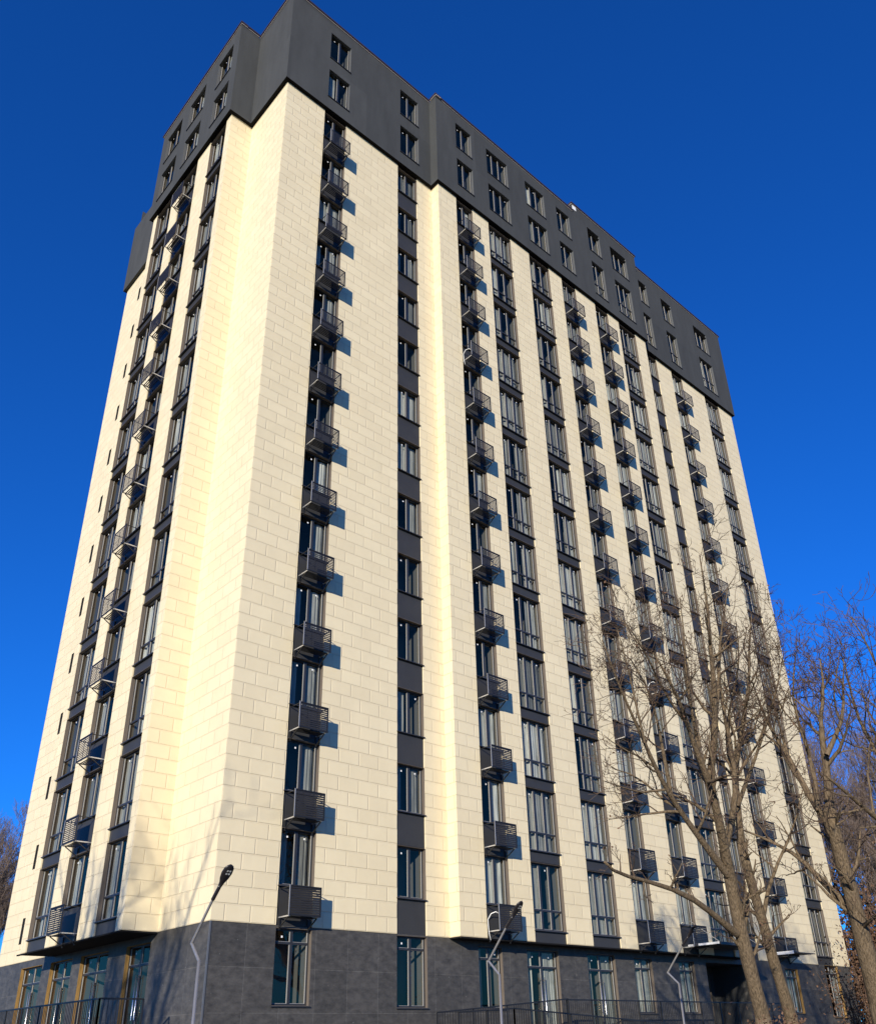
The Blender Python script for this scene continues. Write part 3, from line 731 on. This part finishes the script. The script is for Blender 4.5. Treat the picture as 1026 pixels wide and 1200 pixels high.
T3 = [([(1030, 1175), (1021, 1140), (1012, 1110), (1004, 1075), (997, 1045), (985, 1008), (976, 972), (970, 945)], 15.0, 15.3, .21, .11, dict(count=5, lenk=.6)),
      ([(976, 972), (970, 945), (969, 922), (968, 890), (962, 862), (958, 840), (966, 800), (964, 770), (960, 735)], 15.3, 16.0, .112, .012, dict(lenk=.75)),
      ([(968, 885), (978, 862), (986, 842), (990, 810), (985, 775), (988, 745)], 15.4, 16.0, .06, .010, dict(lenk=.75)),
      ([(976, 972), (958, 950), (947, 932), (935, 908), (922, 885), (908, 862), (896, 840), (888, 800), (880, 770)], 15.3, 16.6, .085, .012, dict(lenk=.75)),
      ([(958, 950), (955, 910), (948, 885), (935, 840), (925, 800), (930, 760), (932, 722)], 15.4, 16.6, .055, .010, dict(lenk=.8)),
      ([(999, 1064), (977, 1050), (960, 1030), (945, 1012), (928, 998), (907, 988), (885, 978), (868, 972)], 15.2, 17.2, .085, .014, dict(lenk=.6, frac0=.35)),
      ([(922, 885), (915, 850), (905, 815), (900, 780), (893, 760)], 16.0, 16.6, .035, .008, dict(lenk=.8))]
guided_tree(23, T3, 'thick bare tree at the right edge forking beside the tower corner', dens=.95, leaves=140, sc=1.7, lower=.70)
T4 = [([(1120, 1180), (1105, 1100), (1090, 1040), (1075, 1000)], 16.0, 16.0, .24, .16, dict(count=3, lenk=.5)),
      ([(1075, 1000), (1050, 975), (1026, 960), (1007, 941), (992, 930), (976, 916), (962, 905)], 16.0, 15.2, .085, .014, dict(lenk=.75)),
      ([(1080, 1010), (1060, 950), (1040, 905), (1020, 870), (1004, 840), (996, 800), (992, 765), (985, 740)], 16.0, 17.0, .08, .010, dict(lenk=.9)),
      ([(1075, 1000), (1060, 900), (1045, 840), (1035, 780), (1020, 740), (1008, 705), (996, 684)], 16.0, 16.5, .07, .010, dict(lenk=.85)),
      ([(1060, 900), (1040, 860), (1026, 850), (1010, 820), (1008, 785)], 16.0, 16.5, .04, .008, dict(lenk=.8))]
guided_tree(24, T4, 'bare tree whose branches reach in from beyond the right edge', dens=.95, sc=1.65, lower=.78)

def free_tree(seed, x, y, h, label, minr=.008, dens=.8, group='bare trees beyond the tower', spread=1.0, far=True, levels=4):
    g = Grower(seed, minr, dens, wild=.4, up=.16); g.maxlevel = levels; r = g.r
    root = empty('bare_tree', (x, y, ZG), label, 'tree', group)
    k = h/12.0
    p = Vector((x, y, ZG-.1)); pts = [p]; d = Vector((r.uniform(-.06, .06), r.uniform(-.06, .06), 1)).normalized()
    for i in range(5): d = (d+g.rv()*.09+Vector((0, 0, .1))).normalized(); pts.append(pts[-1]+d*h*.11)
    g.limb(pts, .20*k, .12*k, 10, True, .9*k, count=4, frac0=.5)
    n = 6
    for q in range(n):
        a = 2*math.pi*(q+r.random()*.6)/n; st = pts[r.choice((3, 4, 5))].copy(); sp = r.uniform(.15, .62)*spread
        if q == 0: sp = .05; st = pts[5].copy()
        dd = Vector((math.cos(a)*sp, math.sin(a)*sp, 1)).normalized(); L = h*r.uniform(.42, .56) if q else h*.47
        bp = [st]
        for i in range(6): dd = (dd+g.rv()*.18+Vector((0, 0, .14))).normalized(); bp.append(bp[-1]+dd*L/6)
        g.limb(bp, .085*k, .012*k, 6, True, 1.0*k, frac0=.12)
    base_ = Vector((x, y, ZG))
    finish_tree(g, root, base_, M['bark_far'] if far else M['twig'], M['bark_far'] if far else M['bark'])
    return root
def far_tree(seed, px, py, d, label, minr=.01, dens=.62):
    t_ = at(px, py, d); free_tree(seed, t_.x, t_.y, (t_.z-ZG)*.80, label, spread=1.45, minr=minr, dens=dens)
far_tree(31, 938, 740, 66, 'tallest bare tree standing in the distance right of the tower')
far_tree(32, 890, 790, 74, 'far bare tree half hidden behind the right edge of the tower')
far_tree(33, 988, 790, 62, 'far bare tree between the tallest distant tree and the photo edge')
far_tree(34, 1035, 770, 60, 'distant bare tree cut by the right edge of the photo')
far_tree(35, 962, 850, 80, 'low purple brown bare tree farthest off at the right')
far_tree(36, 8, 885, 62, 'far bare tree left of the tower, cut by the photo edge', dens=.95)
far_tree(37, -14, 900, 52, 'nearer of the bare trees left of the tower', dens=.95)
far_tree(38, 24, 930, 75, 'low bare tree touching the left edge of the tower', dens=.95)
# trees of the street outside the frame on the sun's side: they throw the branch shadows on the lower walls
free_tree(41, -22.0, -11.5, 15.5, 'bare street tree out to the left throwing shadows on the corner', minr=.006, dens=.5, group='street trees towards the sun', far=False, levels=3)
free_tree(42, -17.5, -5.5, 14.0, 'bare street tree by the side terrace beyond the left edge', minr=.006, dens=.5, group='street trees towards the sun', far=False, levels=3)
free_tree(43, -29.0, -15.0, 17.0, 'bare street tree well left of the viewer towards the sun', minr=.006, dens=.5, group='street trees towards the sun', far=False, levels=3)

proto = free_tree(44, 6.0, -47.0, 13.0, 'bare tree across the road behind the viewer, first of the row', minr=.012, dens=.5, group='trees across the road', levels=3)
for x, y, a, z_, lb in ((13, -50, 1.2, 1.1, 'second bare tree of the row across the road'), (20, -46, 2.4, .95, 'third bare tree of the row across the road'), (28, -51, 3.9, 1.2, 'fourth and tallest bare tree across the road'),
                    (37, -47, 5.0, 1.0, 'fifth bare tree of the row across the road'), (46, -49, .6, 1.1, 'last bare tree of the row across the road')):
    c = proto.copy(); COL.objects.link(c); c.location = (x, y, ZG); c.rotation_euler = (0, 0, a); c.scale = (z_, z_, z_); c['label'] = lb
    for ch in list(proto.children):
        d = ch.copy(); COL.objects.link(d); d.parent = c
# young oak that has kept its brown leaves, by the right end of the tower
def leafy(seed, px, py, d, label, ns=20, big=0.0):
    t_ = at(px, py, d); r = random.Random(seed); h = t_.z-ZG
    root = empty('leafy_bush', (t_.x, t_.y, ZG), label, 'bush')
    st = MB(); lf = MB()
    for q in range(ns):
        a = r.uniform(0, 6.28); sp = r.uniform(.02, .30); p = Vector((0, 0, 0)); dd = Vector((math.cos(a)*sp, math.sin(a)*sp, 1)).normalized(); L = h*r.uniform(.55, 1); pts = [p]
        for i in range(6):
            dd = (dd+Vector((r.gauss(0, .1), r.gauss(0, .1), .03))).normalized(); pts.append(pts[-1]+dd*L/6)
        st.tube(pts, [.03*(1-.13*i) for i in range(7)], 4)
        for k in range(170):
            f = r.uniform(.12, 1)*5.99; i = int(f); c = pts[i].lerp(pts[i+1], f-i)+Vector((r.gauss(0, .22+.3*big), r.gauss(0, .22+.3*big), r.gauss(0, .22+.2*big)))
            a_ = Vector((r.gauss(0, 1), r.gauss(0, 1), r.gauss(0, 1))).normalized()*(.045+.04*big); b_ = Vector((r.gauss(0, 1), r.gauss(0, 1), r.gauss(0, 1))).normalized()*(.03+.03*big)
            lf.face([c-a_, c+b_, c+a_, c-b_])
    st.build('stems', M['twig'], root); lf.build('dry_leaves', M['dryleaf'], root)
leafy(51, 996, 1085, 30, 'brown leaved young oak by the right end of the tower', 26)
leafy(53, 1001, 1015, 58, 'farther brown leaved oak in the gap right of the tower', 130, 1.8)
leafy(54, 1036, 1040, 52, 'brown leaved oak cut by the right photo edge', 60, 1.4)
leafy(52, 915, 1178, 21, 'low bush with dry red brown leaves at the foot of the trunks')
